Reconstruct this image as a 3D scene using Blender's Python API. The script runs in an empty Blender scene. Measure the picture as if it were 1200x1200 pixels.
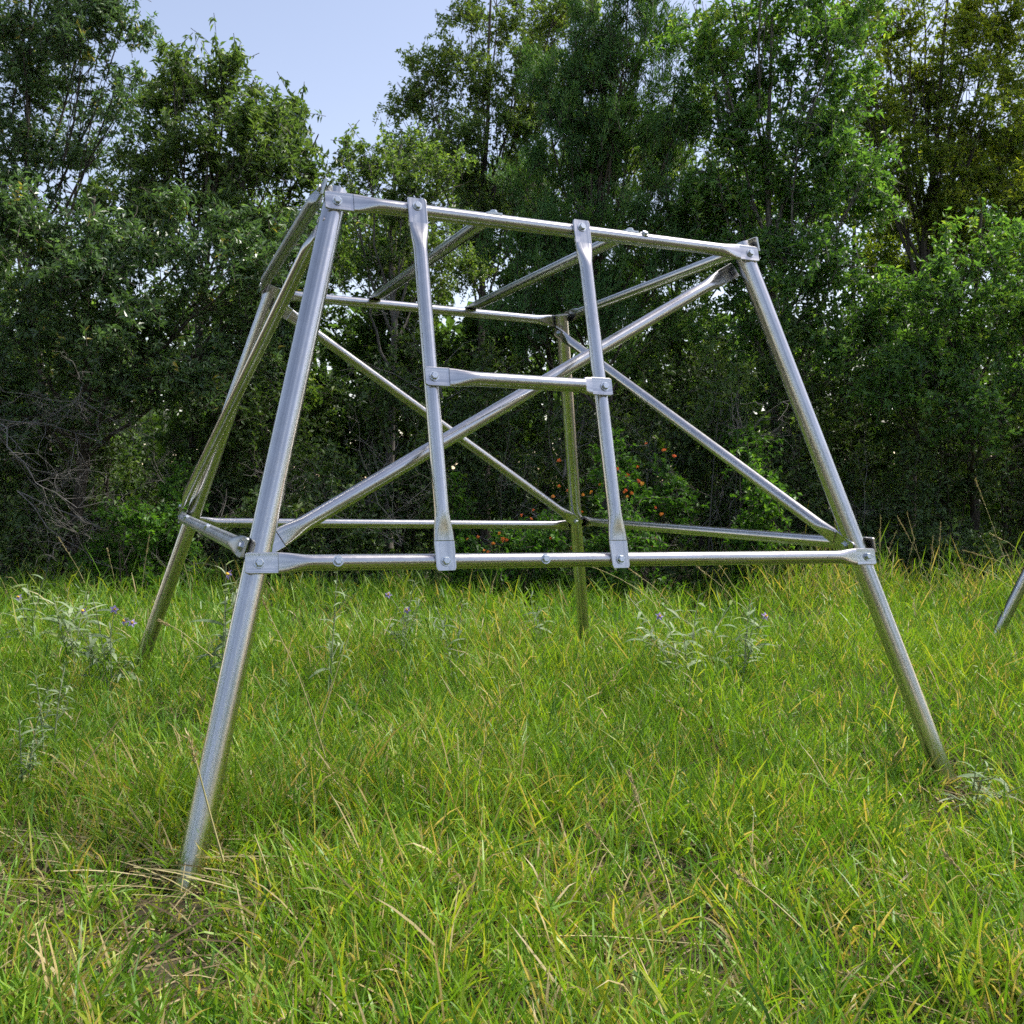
import bpy, math, random
import numpy as np
from mathutils import Matrix, Vector

random.seed(7)
rng = np.random.default_rng(11)
SC = bpy.context.scene
COL = SC.collection
PI = math.pi
UP = np.array([0.0, 0.0, 1.0])

# ------------------------------------------------------------------ camera
CAM_H = 0.823
PITCH, ROLL, FPX = -0.0243, 0.0074, 1095.2
def cam_axes():
    cp, sp, cr, sr = math.cos(PITCH), math.sin(PITCH), math.cos(ROLL), math.sin(ROLL)
    f = np.array([0, cp, sp]); rt = np.array([1.0, 0, 0]); up = np.cross(rt, f)
    return cr*rt + sr*up, -sr*rt + cr*up, f
CR, CU, CF = cam_axes()
cam_d = bpy.data.cameras.new('camera')
cam = bpy.data.objects.new('camera', cam_d); COL.objects.link(cam)
cam_d.sensor_width = 36.0; cam_d.lens = 36.0*FPX/1200.0
cam_d.clip_start = 0.05; cam_d.clip_end = 2000.0
M = Matrix(((CR[0], CU[0], -CF[0], 0), (CR[1], CU[1], -CF[1], 0), (CR[2], CU[2], -CF[2], CAM_H), (0, 0, 0, 1)))
cam.matrix_world = M
SC.camera = cam

# ------------------------------------------------------------------ sky, sun, exposure
SUN_AZ, SUN_EL = math.radians(68), math.radians(56)      # azimuth clockwise from the view direction
world = bpy.data.worlds.new('World'); SC.world = world; world.use_nodes = True
wn = world.node_tree.nodes; wl = world.node_tree.links; wn.clear()
sky = wn.new('ShaderNodeTexSky'); sky.sky_type = 'NISHITA'; sky.sun_disc = False
sky.sun_elevation = SUN_EL; sky.sun_rotation = SUN_AZ
sky.air_density = 1.0; sky.dust_density = 0.6; sky.ozone_density = 2.0
bg = wn.new('ShaderNodeBackground'); bg.inputs['Strength'].default_value = 0.083
wo = wn.new('ShaderNodeOutputWorld')
wb = wn.new('ShaderNodeMix'); wb.data_type = 'RGBA'; wb.blend_type = 'MULTIPLY'; wb.inputs[0].default_value = 1.0
wb.inputs[7].default_value = (1.30, 1.0, .84, 1)          # hazy, slightly lavender evening air
wl.new(sky.outputs[0], wb.inputs[6]); wl.new(wb.outputs[2], bg.inputs[0]); wl.new(bg.outputs[0], wo.inputs[0])
sd = bpy.data.lights.new('sun', 'SUN'); sd.energy = 3.0; sd.angle = math.radians(16); sd.color = (1.0, 0.95, 0.86)
so = bpy.data.objects.new('sun', sd); COL.objects.link(so)
sun_dir = Vector((math.sin(SUN_AZ)*math.cos(SUN_EL), math.cos(SUN_AZ)*math.cos(SUN_EL), math.sin(SUN_EL)))
so.rotation_euler = sun_dir.to_track_quat('Z', 'Y').to_euler(); so.location = (6, 2, 12)
SC.view_settings.view_transform = 'Standard'; SC.view_settings.look = 'None'
SC.view_settings.exposure = 1.70; SC.view_settings.gamma = 1.0
SC.view_settings.use_curve_mapping = False
SC.cycles.use_adaptive_sampling = True; SC.cycles.adaptive_threshold = 0.02; SC.cycles.adaptive_min_samples = 16
SC.cycles.use_denoising = False; SC.cycles.sample_clamp_direct = 0.9; SC.cycles.sample_clamp_indirect = 0.9; SC.cycles.filter_width = 1.6
SC.cycles.max_bounces = 5; SC.cycles.diffuse_bounces = 2; SC.cycles.glossy_bounces = 2; SC.cycles.transmission_bounces = 3

# ------------------------------------------------------------------ helpers
def at(u, v, Y):
    """real point at depth Y metres that the 1200 px photograph shows at (u, v)"""
    d = CR*((u-600)/FPX) + CU*((600-v)/FPX) + CF
    d = d/d[1]
    return np.array([0, 0, CAM_H]) + d*Y

def tag(o, label=None, cat=None, group=None, kind=None):
    if label: o['label'] = label
    if cat: o['category'] = cat
    if group: o['group'] = group
    if kind: o['kind'] = kind
    return o

def empty(name, loc=(0, 0, 0), rz=0.0):
    o = bpy.data.objects.new(name, None); COL.objects.link(o)
    o.location = tuple(loc); o.rotation_euler = (0, 0, rz); o.empty_display_size = 0.05
    return o

def link(name, me, mat=None, parent=None, loc=None):
    o = bpy.data.objects.new(name, me); COL.objects.link(o)
    if mat is not None and len(me.materials) == 0: me.materials.append(mat)
    if parent is not None: o.parent = parent
    if loc is not None: o.location = tuple(loc)
    return o

def mesh_arrays(name, V, polys, t=None, smooth=False):
    """V (n,3); polys: list of int arrays (m,k); t: list of per-poly float arrays"""
    me = bpy.data.meshes.new(name)
    V = np.asarray(V, dtype=np.float32)
    me.vertices.add(len(V)); me.vertices.foreach_set('co', V.ravel())
    loops = np.concatenate([p.ravel() for p in polys]).astype(np.int32)
    tot = np.concatenate([np.full(len(p), p.shape[1]) for p in polys]).astype(np.int32)
    start = np.concatenate([[0], np.cumsum(tot)[:-1]]).astype(np.int32)
    me.loops.add(len(loops)); me.loops.foreach_set('vertex_index', loops)
    me.polygons.add(len(tot)); me.polygons.foreach_set('loop_start', start)
    me.polygons.foreach_set('loop_total', tot)
    me.polygons.foreach_set('use_smooth', np.full(len(tot), smooth, dtype=bool))
    if t is not None:
        a = me.attributes.new('tint', 'FLOAT', 'FACE')
        a.data.foreach_set('value', np.concatenate(t).astype(np.float32))
    me.update(calc_edges=True)
    return me

def unit(a):
    return a/np.maximum(np.linalg.norm(a, axis=-1, keepdims=True), 1e-9)

def rand_unit(n):
    return unit(rng.normal(size=(n, 3)))

def leaves(name, P, D, N, L, W, t, fine=True, droop=0.18):
    """many leaves as one mesh: P base, D direction, N rough normal"""
    n = len(P); D = unit(D); S = unit(np.cross(D, N)); N = np.cross(S, D)
    L = L[:, None]; W = W[:, None]
    fold = rng.uniform(0.05, 0.3, (n, 1))*W
    if fine:
        V = np.stack([P, P+D*L*.30+S*W*.5+N*fold, P+D*L*.30-S*W*.5+N*fold,
                      P+D*L*.68+S*W*.40+N*(fold-droop*L*.3), P+D*L*.68-S*W*.40+N*(fold-droop*L*.3),
                      P+D*L-N*droop*L], 1).reshape(-1, 3)
        b = (np.arange(n)*6)[:, None]
        tri = np.concatenate([b+np.array([[0, 2, 1]]), b+np.array([[3, 4, 5]])], 0)
        quad = b+np.array([[1, 2, 4, 3]])
        return mesh_arrays(name, V, [tri, quad], [np.tile(t, 2), t])
    V = np.stack([P, P+D*L*.45+S*W*.5+N*fold, P+D*L-N*droop*L, P+D*L*.45-S*W*.5+N*fold], 1).reshape(-1, 3)
    b = (np.arange(n)*4)[:, None]
    return mesh_arrays(name, V, [b+np.array([[0, 3, 2]]), b+np.array([[0, 2, 1]])], [t, t])

def blades(P, D, L, W, droop, t, seg=3):
    """grass blades -> (V, quads, tris, tq, tt) with local indices"""
    n = len(P); D = unit(D)
    side = unit(np.cross(D, rand_unit(n)))
    s = np.linspace(0, 1, seg+1)
    prof = {3: [.8, 1., .68, 0], 2: [.9, .85, 0], 4: [.7, 1., .9, .6, 0]}[seg]
    rows = []
    for i in range(seg+1):
        c = P + D*(L*s[i])[:, None]; c[:, 2] -= droop*L*s[i]**2
        if i < seg:
            w = (W*prof[i]*.5)[:, None]
            rows += [c-side*w, c+side*w]
        else: rows += [c]
    V = np.stack(rows, 1); k = V.shape[1]; b = (np.arange(n)*k)[:, None]
    q = np.concatenate([b+np.array([[2*i, 2*i+1, 2*i+3, 2*i+2]]) for i in range(seg-1)], 0)
    tr = b+np.array([[2*seg-2, 2*seg-1, 2*seg]])
    return V.reshape(-1, 3), q, tr, np.tile(t, seg-1), t

def merge_blades(name, parts):
    Vs, qs, ts, tq, tt, off = [], [], [], [], [], 0
    for V, q, tr, a, b in parts:
        Vs.append(V); qs.append(q+off); ts.append(tr+off); tq.append(a); tt.append(b); off += len(V)
    return mesh_arrays(name, np.concatenate(Vs), [np.concatenate(qs), np.concatenate(ts)], [np.concatenate(tq), np.concatenate(tt)])

def tube_arrays(PL, R, sides=5):
    """PL (n,k,3) polylines, R (n,k) radii"""
    n, k, _ = PL.shape
    T = unit(np.gradient(PL, axis=1)) if k > 2 else unit(np.repeat(PL[:, 1:]-PL[:, :1], 2, 1))
    ref = np.where(np.abs(T[..., 2:3]) > .9, np.array([1.0, 0, 0]), np.array([0, 0, 1.0]))
    A = unit(np.cross(T, ref)); B = np.cross(T, A)
    th = np.arange(sides)*2*PI/sides
    V = PL[:, :, None, :] + (A[:, :, None, :]*np.cos(th)[None, None, :, None] + B[:, :, None, :]*np.sin(th)[None, None, :, None])*R[:, :, None, None]
    V = V.reshape(-1, 3)
    idx = np.arange(n*k*sides).reshape(n, k, sides)
    a = idx[:, :-1, :]; b = np.roll(a, -1, 2); d = idx[:, 1:, :]; c = np.roll(d, -1, 2)
    return V, np.stack([a, b, c, d], -1).reshape(-1, 4)

def tubes_mesh(name, groups):
    Vs, Fs, off = [], [], 0
    for PL, R, s in groups:
        V, F = tube_arrays(np.asarray(PL, float), np.asarray(R, float), s)
        Vs.append(V); Fs.append(F+off); off += len(V)
    return mesh_arrays(name, np.concatenate(Vs), [np.concatenate(Fs)], None, True)

def bezier(p0, p1, p2, k):
    s = np.linspace(0, 1, k)[:, None]
    return (1-s)**2*p0 + 2*s*(1-s)*p1 + s*s*p2

def noise3(P, f=1.0, ph=0.0):
    x, y, z = P[:, 0]*f+ph, P[:, 1]*f+ph*1.7, P[:, 2]*f-ph
    return (np.sin(1.9*x+1.1*np.sin(2.3*y))+np.sin(2.1*y+1.3*np.sin(1.7*z))+np.sin(2.4*z+1.2*np.sin(2.6*x)))/3

# ------------------------------------------------------------------ materials
def new_mat(name):
    m = bpy.data.materials.new(name); m.use_nodes = True
    nt = m.node_tree; nt.nodes.clear()
    return m, nt.nodes, nt.links

def ramp_node(nodes, stops, interp='LINEAR'):
    r = nodes.new('ShaderNodeValToRGB'); r.color_ramp.interpolation = interp
    e = r.color_ramp.elements
    while len(e) < len(stops): e.new(0.5)
    for i, (p, c) in enumerate(stops):
        e[i].position = p; e[i].color = (c[0], c[1], c[2], 1)
    return r

def foliage_mat(name, stops, rough=.5, transl=.35, tcol=(1.5, 1.45, .6), spec=.4, attr=True):
    m, n, l = new_mat(name)
    out = n.new('ShaderNodeOutputMaterial')
    r = ramp_node(n, stops)
    if attr:
        a = n.new('ShaderNodeAttribute'); a.attribute_name = 'tint'; l.new(a.outputs['Fac'], r.inputs[0])
    else:
        a = n.new('ShaderNodeObjectInfo'); l.new(a.outputs['Random'], r.inputs[0])
    b = n.new('ShaderNodeBsdfPrincipled'); b.inputs['Roughness'].default_value = rough
    b.inputs['Specular IOR Level'].default_value = spec
    l.new(r.outputs[0], b.inputs['Base Color'])
    tr = n.new('ShaderNodeBsdfTranslucent')
    mul = n.new('ShaderNodeMix'); mul.data_type = 'RGBA'; mul.blend_type = 'MULTIPLY'; mul.inputs[0].default_value = 1.0
    l.new(r.outputs[0], mul.inputs[6]); mul.inputs[7].default_value = (*tcol, 1)
    l.new(mul.outputs[2], tr.inputs[0])
    mx = n.new('ShaderNodeMixShader'); mx.inputs[0].default_value = transl
    l.new(b.outputs[0], mx.inputs[1]); l.new(tr.outputs[0], mx.inputs[2]); l.new(mx.outputs[0], out.inputs[0])
    return m

def plain_mat(name, c0, c1, scale=8.0, rough=.8, bump=.3, stretch=(1, 1, 1), spec=.3):
    m, n, l = new_mat(name)
    out = n.new('ShaderNodeOutputMaterial'); b = n.new('ShaderNodeBsdfPrincipled')
    tc = n.new('ShaderNodeTexCoord'); mp = n.new('ShaderNodeMapping'); mp.inputs['Scale'].default_value = stretch
    nz = n.new('ShaderNodeTexNoise'); nz.inputs['Scale'].default_value = scale; nz.inputs['Detail'].default_value = 6
    l.new(tc.outputs['Object'], mp.inputs[0]); l.new(mp.outputs[0], nz.inputs['Vector'])
    r = ramp_node(n, [(.3, c0), (.7, c1)]); l.new(nz.outputs['Fac'], r.inputs[0]); l.new(r.outputs[0], b.inputs['Base Color'])
    b.inputs['Roughness'].default_value = rough; b.inputs['Specular IOR Level'].default_value = spec
    if bump:
        bp = n.new('ShaderNodeBump'); bp.inputs['Strength'].default_value = bump; bp.inputs['Distance'].default_value = .01
        l.new(nz.outputs['Fac'], bp.inputs['Height']); l.new(bp.outputs[0], b.inputs['Normal'])
    l.new(b.outputs[0], out.inputs[0])
    return m

def metal_mat(name, c0, c1, r0, r1):
    m, n, l = new_mat(name)
    out = n.new('ShaderNodeOutputMaterial'); b = n.new('ShaderNodeBsdfPrincipled')
    b.inputs['Metallic'].default_value = 1.0
    tc = n.new('ShaderNodeTexCoord')
    nz = n.new('ShaderNodeTexNoise'); nz.inputs['Scale'].default_value = 9; nz.inputs['Detail'].default_value = 8
    vz = n.new('ShaderNodeTexVoronoi'); vz.inputs['Scale'].default_value = 140
    nf = n.new('ShaderNodeTexNoise'); nf.inputs['Scale'].default_value = 60; nf.inputs['Detail'].default_value = 5
    for x in (nz, vz, nf): l.new(tc.outputs['Object'], x.inputs['Vector'])
    at_ = n.new('ShaderNodeAttribute'); at_.attribute_name = 'ang'
    ns = n.new('ShaderNodeTexNoise'); ns.noise_dimensions = '1D'; ns.inputs['Scale'].default_value = 2.2; ns.inputs['Detail'].default_value = 5
    l.new(at_.outputs['Fac'], ns.inputs['W'])
    mx = n.new('ShaderNodeMix'); mx.data_type = 'FLOAT'; mx.inputs[0].default_value = .08
    l.new(nz.outputs['Fac'], mx.inputs[2]); l.new(vz.outputs['Color'], mx.inputs[3])
    m2 = n.new('ShaderNodeMix'); m2.data_type = 'FLOAT'; m2.inputs[0].default_value = .6
    l.new(mx.outputs[0], m2.inputs[2]); l.new(ns.outputs['Fac'], m2.inputs[3])  # lengthwise streaks in the base colour, partly painted reflections
    r = ramp_node(n, [(.36, c0), (.62, c1)]); l.new(m2.outputs[0], r.inputs[0]); l.new(r.outputs[0], b.inputs['Base Color'])
    mr = n.new('ShaderNodeMapRange'); mr.inputs['To Min'].default_value = r0; mr.inputs['To Max'].default_value = r1
    mr.inputs['From Min'].default_value = .3; mr.inputs['From Max'].default_value = .7
    m3 = n.new('ShaderNodeMix'); m3.data_type = 'FLOAT'; m3.inputs[0].default_value = .65
    l.new(nf.outputs['Fac'], m3.inputs[2]); l.new(ns.outputs['Fac'], m3.inputs[3])
    l.new(m3.outputs[0], mr.inputs['Value']); l.new(mr.outputs[0], b.inputs['Roughness'])
    dz_ = n.new('ShaderNodeTexNoise'); dz_.inputs['Scale'].default_value = 5.5; dz_.inputs['Detail'].default_value = 9; dz_.inputs['Roughness'].default_value = .7
    l.new(tc.outputs['Object'], dz_.inputs['Vector'])
    ds = n.new('ShaderNodeMapRange'); ds.inputs['From Min'].default_value = .52; ds.inputs['From Max'].default_value = .72; ds.inputs['To Max'].default_value = .3
    l.new(dz_.outputs['Fac'], ds.inputs['Value'])
    dm = n.new('ShaderNodeMix'); dm.data_type = 'RGBA'; dm.inputs[7].default_value = (.30, .29, .27, 1)
    l.new(ds.outputs[0], dm.inputs[0]); l.new(r.outputs[0], dm.inputs[6]); l.new(dm.outputs[2], b.inputs['Base Color'])
    ad = n.new('ShaderNodeMath'); ad.operation = 'MULTIPLY_ADD'; ad.inputs[1].default_value = .25
    l.new(ds.outputs[0], ad.inputs[0]); l.new(mr.outputs[0], ad.inputs[2]); l.new(ad.outputs[0], b.inputs['Roughness'])
    bp = n.new('ShaderNodeBump'); bp.inputs['Strength'].default_value = .008; bp.inputs['Distance'].default_value = .004
    l.new(nf.outputs['Fac'], bp.inputs['Height']); l.new(bp.outputs[0], b.inputs['Normal'])
    l.new(b.outputs[0], out.inputs[0])
    return m

MAT = {
 'steel': metal_mat('galvanised_steel', (.44, .445, .45), (.62, .615, .605), .16, .29),
 'steel_dull': metal_mat('dull_galvanised_steel', (.36, .38, .41), (.56, .59, .62), .3, .5),
 'bolt': metal_mat('zinc_bolt', (.42, .46, .5), (.62, .66, .7), .25, .4),
 'bark': plain_mat('bark', (.035, .028, .022), (.11, .095, .08), 14, .9, .6, (3, 3, .6)),
 'bark_pale': plain_mat('pale_bark', (.07, .062, .055), (.2, .185, .165), 14, .9, .5, (3, 3, .6)),
 'dead': plain_mat('dead_wood', (.10, .09, .08), (.26, .245, .225), 20, .9, .3),
 'soil': plain_mat('soil_and_turf', (.020, .016, .011), (.045, .045, .018), 5, .95, .5),
 'grass': foliage_mat('grass_blade', [(0, (.040, .11, .020)), (.35, (.098, .222, .023)), (.7, (.185, .318, .032)), (.9, (.32, .385, .045)), (.94, (.38, .30, .12)), (1, (.46, .38, .21))], .45, .40, (1.4, 1.35, .45), .35),
 'thatch': foliage_mat('dry_thatch', [(0, (.05, .036, .022)), (.6, (.15, .115, .06)), (1, (.40, .32, .18))], .8, .15, (1.2, 1.1, .8), .2),
 'straw': foliage_mat('straw_stalk', [(0, (.26, .24, .10)), (1, (.50, .42, .24))], .7, .2, (1.2, 1.1, .8), .2),
 'oak_dark': foliage_mat('dark_glossy_leaf', [(0, (0.049, 0.090, 0.040)), (0.6, (0.107, 0.180, 0.071)), (0.93, (0.165, 0.261, 0.092)), (0.97, (0.329, 0.343, 0.066)), (1, (0.461, 0.358, 0.083))], .36, .32, (1.3, 1.5, .7), .6),
 'ash': foliage_mat('bright_ash_leaf', [(0, (.062, .115, .038)), (.6, (.115, .185, .055)), (1, (.19, .27, .07))], .45, .42, (1.35, 1.4, .6), .4),
 'live_oak': foliage_mat('olive_oak_leaf', [(0, (0.068, 0.128, 0.043)), (0.6, (0.135, 0.217, 0.070)), (1, (0.258, 0.330, 0.075))], .45, .42, (1.4, 1.45, .5), .45),
 'elm': foliage_mat('elm_leaf', [(0, (0.052, 0.119, 0.039)), (0.55, (0.107, 0.217, 0.058)), (0.9, (0.174, 0.314, 0.070)), (1, (0.303, 0.404, 0.075))], .42, .42, (1.4, 1.5, .5), .5),
 'sunglow_elm': foliage_mat('elm_leaf_sunglow', [(0, (.085, .14, .035)), (.5, (.19, .27, .05)), (1, (.36, .40, .06))], .45, .55, (1.4, 1.45, .45), .4),  # yellow glow of sun behind the crown, painted into the leaf colour
 'juniper': foliage_mat('juniper_scale_leaf', [(0, (0.048, 0.110, 0.041)), (0.6, (0.094, 0.204, 0.062)), (1, (0.189, 0.322, 0.077))], .6, .28, (1.4, 1.4, .5), .3),
 'shrub': foliage_mat('fresh_shrub_leaf', [(0, (0.045, 0.115, 0.021)), (0.6, (0.097, 0.219, 0.032)), (1, (0.184, 0.323, 0.048))], .5, .42, (1.4, 1.5, .5), .35),
 'brush': foliage_mat('dull_brush_leaf', [(0, (0.041, 0.079, 0.030)), (0.7, (0.094, 0.159, 0.052)), (1, (0.189, 0.259, 0.074))], .5, .32, (1.4, 1.5, .5), .45),
 'woodland': foliage_mat('woodland_leaf', [(0, (0.056, 0.101, 0.035)), (0.6, (0.110, 0.196, 0.054)), (1, (0.254, 0.329, 0.072))], .5, .42, (1.4, 1.5, .5), .4),
 'silver': foliage_mat('silver_green_leaf', [(0, (.16, .23, .12)), (.6, (.24, .31, .18)), (1, (.35, .41, .27))], .7, .34, (1.2, 1.25, .8), .2, attr=False),
 'silver_stem': plain_mat('silvery_stem', (.16, .20, .11), (.30, .34, .22), 20, .8, 0),
 'purple': foliage_mat('violet_petal', [(0, (.30, .24, .55)), (1, (.45, .38, .68))], .7, .35, (1.1, 1.0, 1.2), .2, attr=False),
 'yellow': plain_mat('yellow_anther', (.75, .45, .03), (.85, .6, .06), 20, .7, 0),
 'orange': foliage_mat('orange_blossom', [(0, (.68, .12, .03)), (.6, (.80, .25, .04)), (1, (.85, .42, .07))], .7, .35, (1.1, 1.0, .8), .2, attr=False),
 'pink': plain_mat('pink_blossom', (.6, .28, .36), (.75, .42, .5), 20, .7, 0),
}

# ------------------------------------------------------------------ ground
def gz(x, y):
    return 0.018*np.sin(1.7*x+.4)*np.cos(1.3*y) + 0.012*np.sin(3.9*x-2.1*y) + 0.006*np.sin(8*x+5*y)
def build_ground():
    xs = np.concatenate([[-600, -200, -60, -25], np.linspace(-12, 12, 81), [25, 60, 200, 600]])
    ys = np.concatenate([[-600, -200, -60, -20], np.linspace(-6, 20, 87), [30, 60, 200, 900]])
    X, Y = np.meshgrid(xs, ys); Z = gz(X, Y)
    V = np.stack([X, Y, Z], -1).reshape(-1, 3); nx, ny = len(xs), len(ys)
    i = np.arange(nx*ny).reshape(ny, nx)
    F = np.stack([i[:-1, :-1], i[:-1, 1:], i[1:, 1:], i[1:, :-1]], -1).reshape(-1, 4)
    tag(link('ground', mesh_arrays('ground', V, [F], None, True), MAT['soil']), 'dark soil and turf under the long grass', kind='structure')
build_ground()

# ------------------------------------------------------------------ tower frame
U = 0.62; YAW = 0.4080; CT = np.array([-1.8589, -4.7863]); ZG = -1.0592
def tw(p):
    d = np.array(p[:2])-CT
    return np.array([d[0]*math.cos(YAW)-d[1]*math.sin(YAW), d[0]*math.sin(YAW)+d[1]*math.cos(YAW), p[2]-ZG])*U
TOP = {'A': (-1.017, -1.010, 1.418), 'B': (1.009, -.993, 1.429), 'C': (1.007, .998, 1.416), 'D': (-.954, .991, 1.431)}
MID = {'A': (-1.368, -1.349, .007), 'B': (1.379, -1.406, -.026), 'C': (1.335, 1.393, -.010), 'D': (-1.391, 1.376, .030)}
TOP = {k: tw(np.array(v)) for k, v in TOP.items()}; MID = {k: tw(np.array(v)) for k, v in MID.items()}
LEG_R, BAR_R = 0.0276, 0.0185

def pipe_mesh(P0, P1, r, nrm, f0=True, f1=True, ext=.030, flat=.070, trans=.075, fw=.048, ft=.010, sides=40):
    ax = P1-P0; Ln = np.linalg.norm(ax); ax = ax/Ln
    nrm = unit(nrm-ax*np.dot(nrm, ax)); w = np.cross(ax, nrm)
    st = []                                     # (s, flatness)
    a = -ext if f0 else 0; b = Ln+ext if f1 else Ln
    def ramp(x): return x*x*(3-2*x)
    if f0:
        st += [(a, 1, .84), (a+.0035, 1, .95), (a+.009, 1, 1), (a+flat*.5, 1), (a+flat, 1)]
        st += [(a+flat+trans*k/6, 1-.12-.88*ramp(k/6)) for k in range(0, 7)]
    else: st += [(a, 0)]
    st += [(a+(b-a)*k/6, 0) for k in range(1, 6)] if (b-a) > .5 else [((a+b)/2, 0)]
    if f1:
        st += [(b-flat-trans*k/6, 1-.12-.88*ramp(k/6)) for k in range(6, -1, -1)]
        st += [(b-flat, 1), (b-flat*.5, 1), (b-.009, 1, 1), (b-.0035, 1, .95), (b, 1, .84)]
    else: st += [(b, 0)]
    eps = .0012
    th = np.arange(sides)*2*PI/sides; c, s = np.cos(th), np.sin(th)
    V = []
    last = None
    for sd_ in st:
        d, k = sd_[:2]
        if last is not None and d <= last: d = last+eps
        last = d
        e = 1-.62*k
        x = np.sign(c)*np.abs(c)**e; y = np.sign(s)*np.abs(s)**e
        W = (r+(fw/2-r)*k)*(sd_[2] if len(sd_) > 2 else 1); T = r+(ft/2-r)*k
        y = y*(1-(.45*(1-np.abs(x)**5) if k >= 1 else 0))
        V.append((P0+ax*d) + np.outer(x*W, w) + np.outer(y*T, nrm))
    V = np.concatenate(V); m = len(st)
    idx = np.arange(m*sides).reshape(m, sides)
    A = idx[:-1]; B = np.roll(A, -1, 1); D = idx[1:]; C = np.roll(D, -1, 1)
    F = np.stack([A, B, C, D], -1).reshape(-1, 4)
    me = mesh_arrays('pipe', V, [F, idx[0][::-1][None, :], idx[-1][None, :]], None, True)
    seed = 17.3*(P0[0]+2.1*P0[1]+3.7*P1[2]+5.3*P1[0])
    aa = me.attributes.new('ang', 'FLOAT', 'POINT')
    fold = np.abs(((th/(2*PI)+.13) % 1.0)-.5)*2*6.0+seed        # lengthwise rolling marks, plus reflected dark streaks put into the colour
    aa.data.foreach_set('value', np.tile(fold, m).astype(np.float32))
    me.set_sharp_from_angle(angle=math.radians(32))
    return me

def bolt_mesh():
    V, F = [], []
    def ring(r, z, n, ph=0): 
        b = len(V)
        for i in range(n): V.append((r*math.cos(2*PI*i/n+ph), r*math.sin(2*PI*i/n+ph), z))
        return list(range(b, b+n))
    def wall(a, b):
        n = len(a)
        for i in range(n): F.append((a[i], a[(i+1) % n], b[(i+1) % n], b[i]))
    a = ring(.0125, -.001, 16); b = ring(.0125, .0018, 16); wall(a, b); F.append(tuple(b))
    h = ring(.0095, .0018, 6); i = ring(.0095, .0066, 6); j = ring(.0078, .0082, 6); wall(h, i); wall(i, j); F.append(tuple(j))
    me = bpy.data.meshes.new('bolt'); me.from_pydata(V, [], F); me.materials.append(MAT['bolt'])
    return me
BOLT = bolt_mesh()

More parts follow.
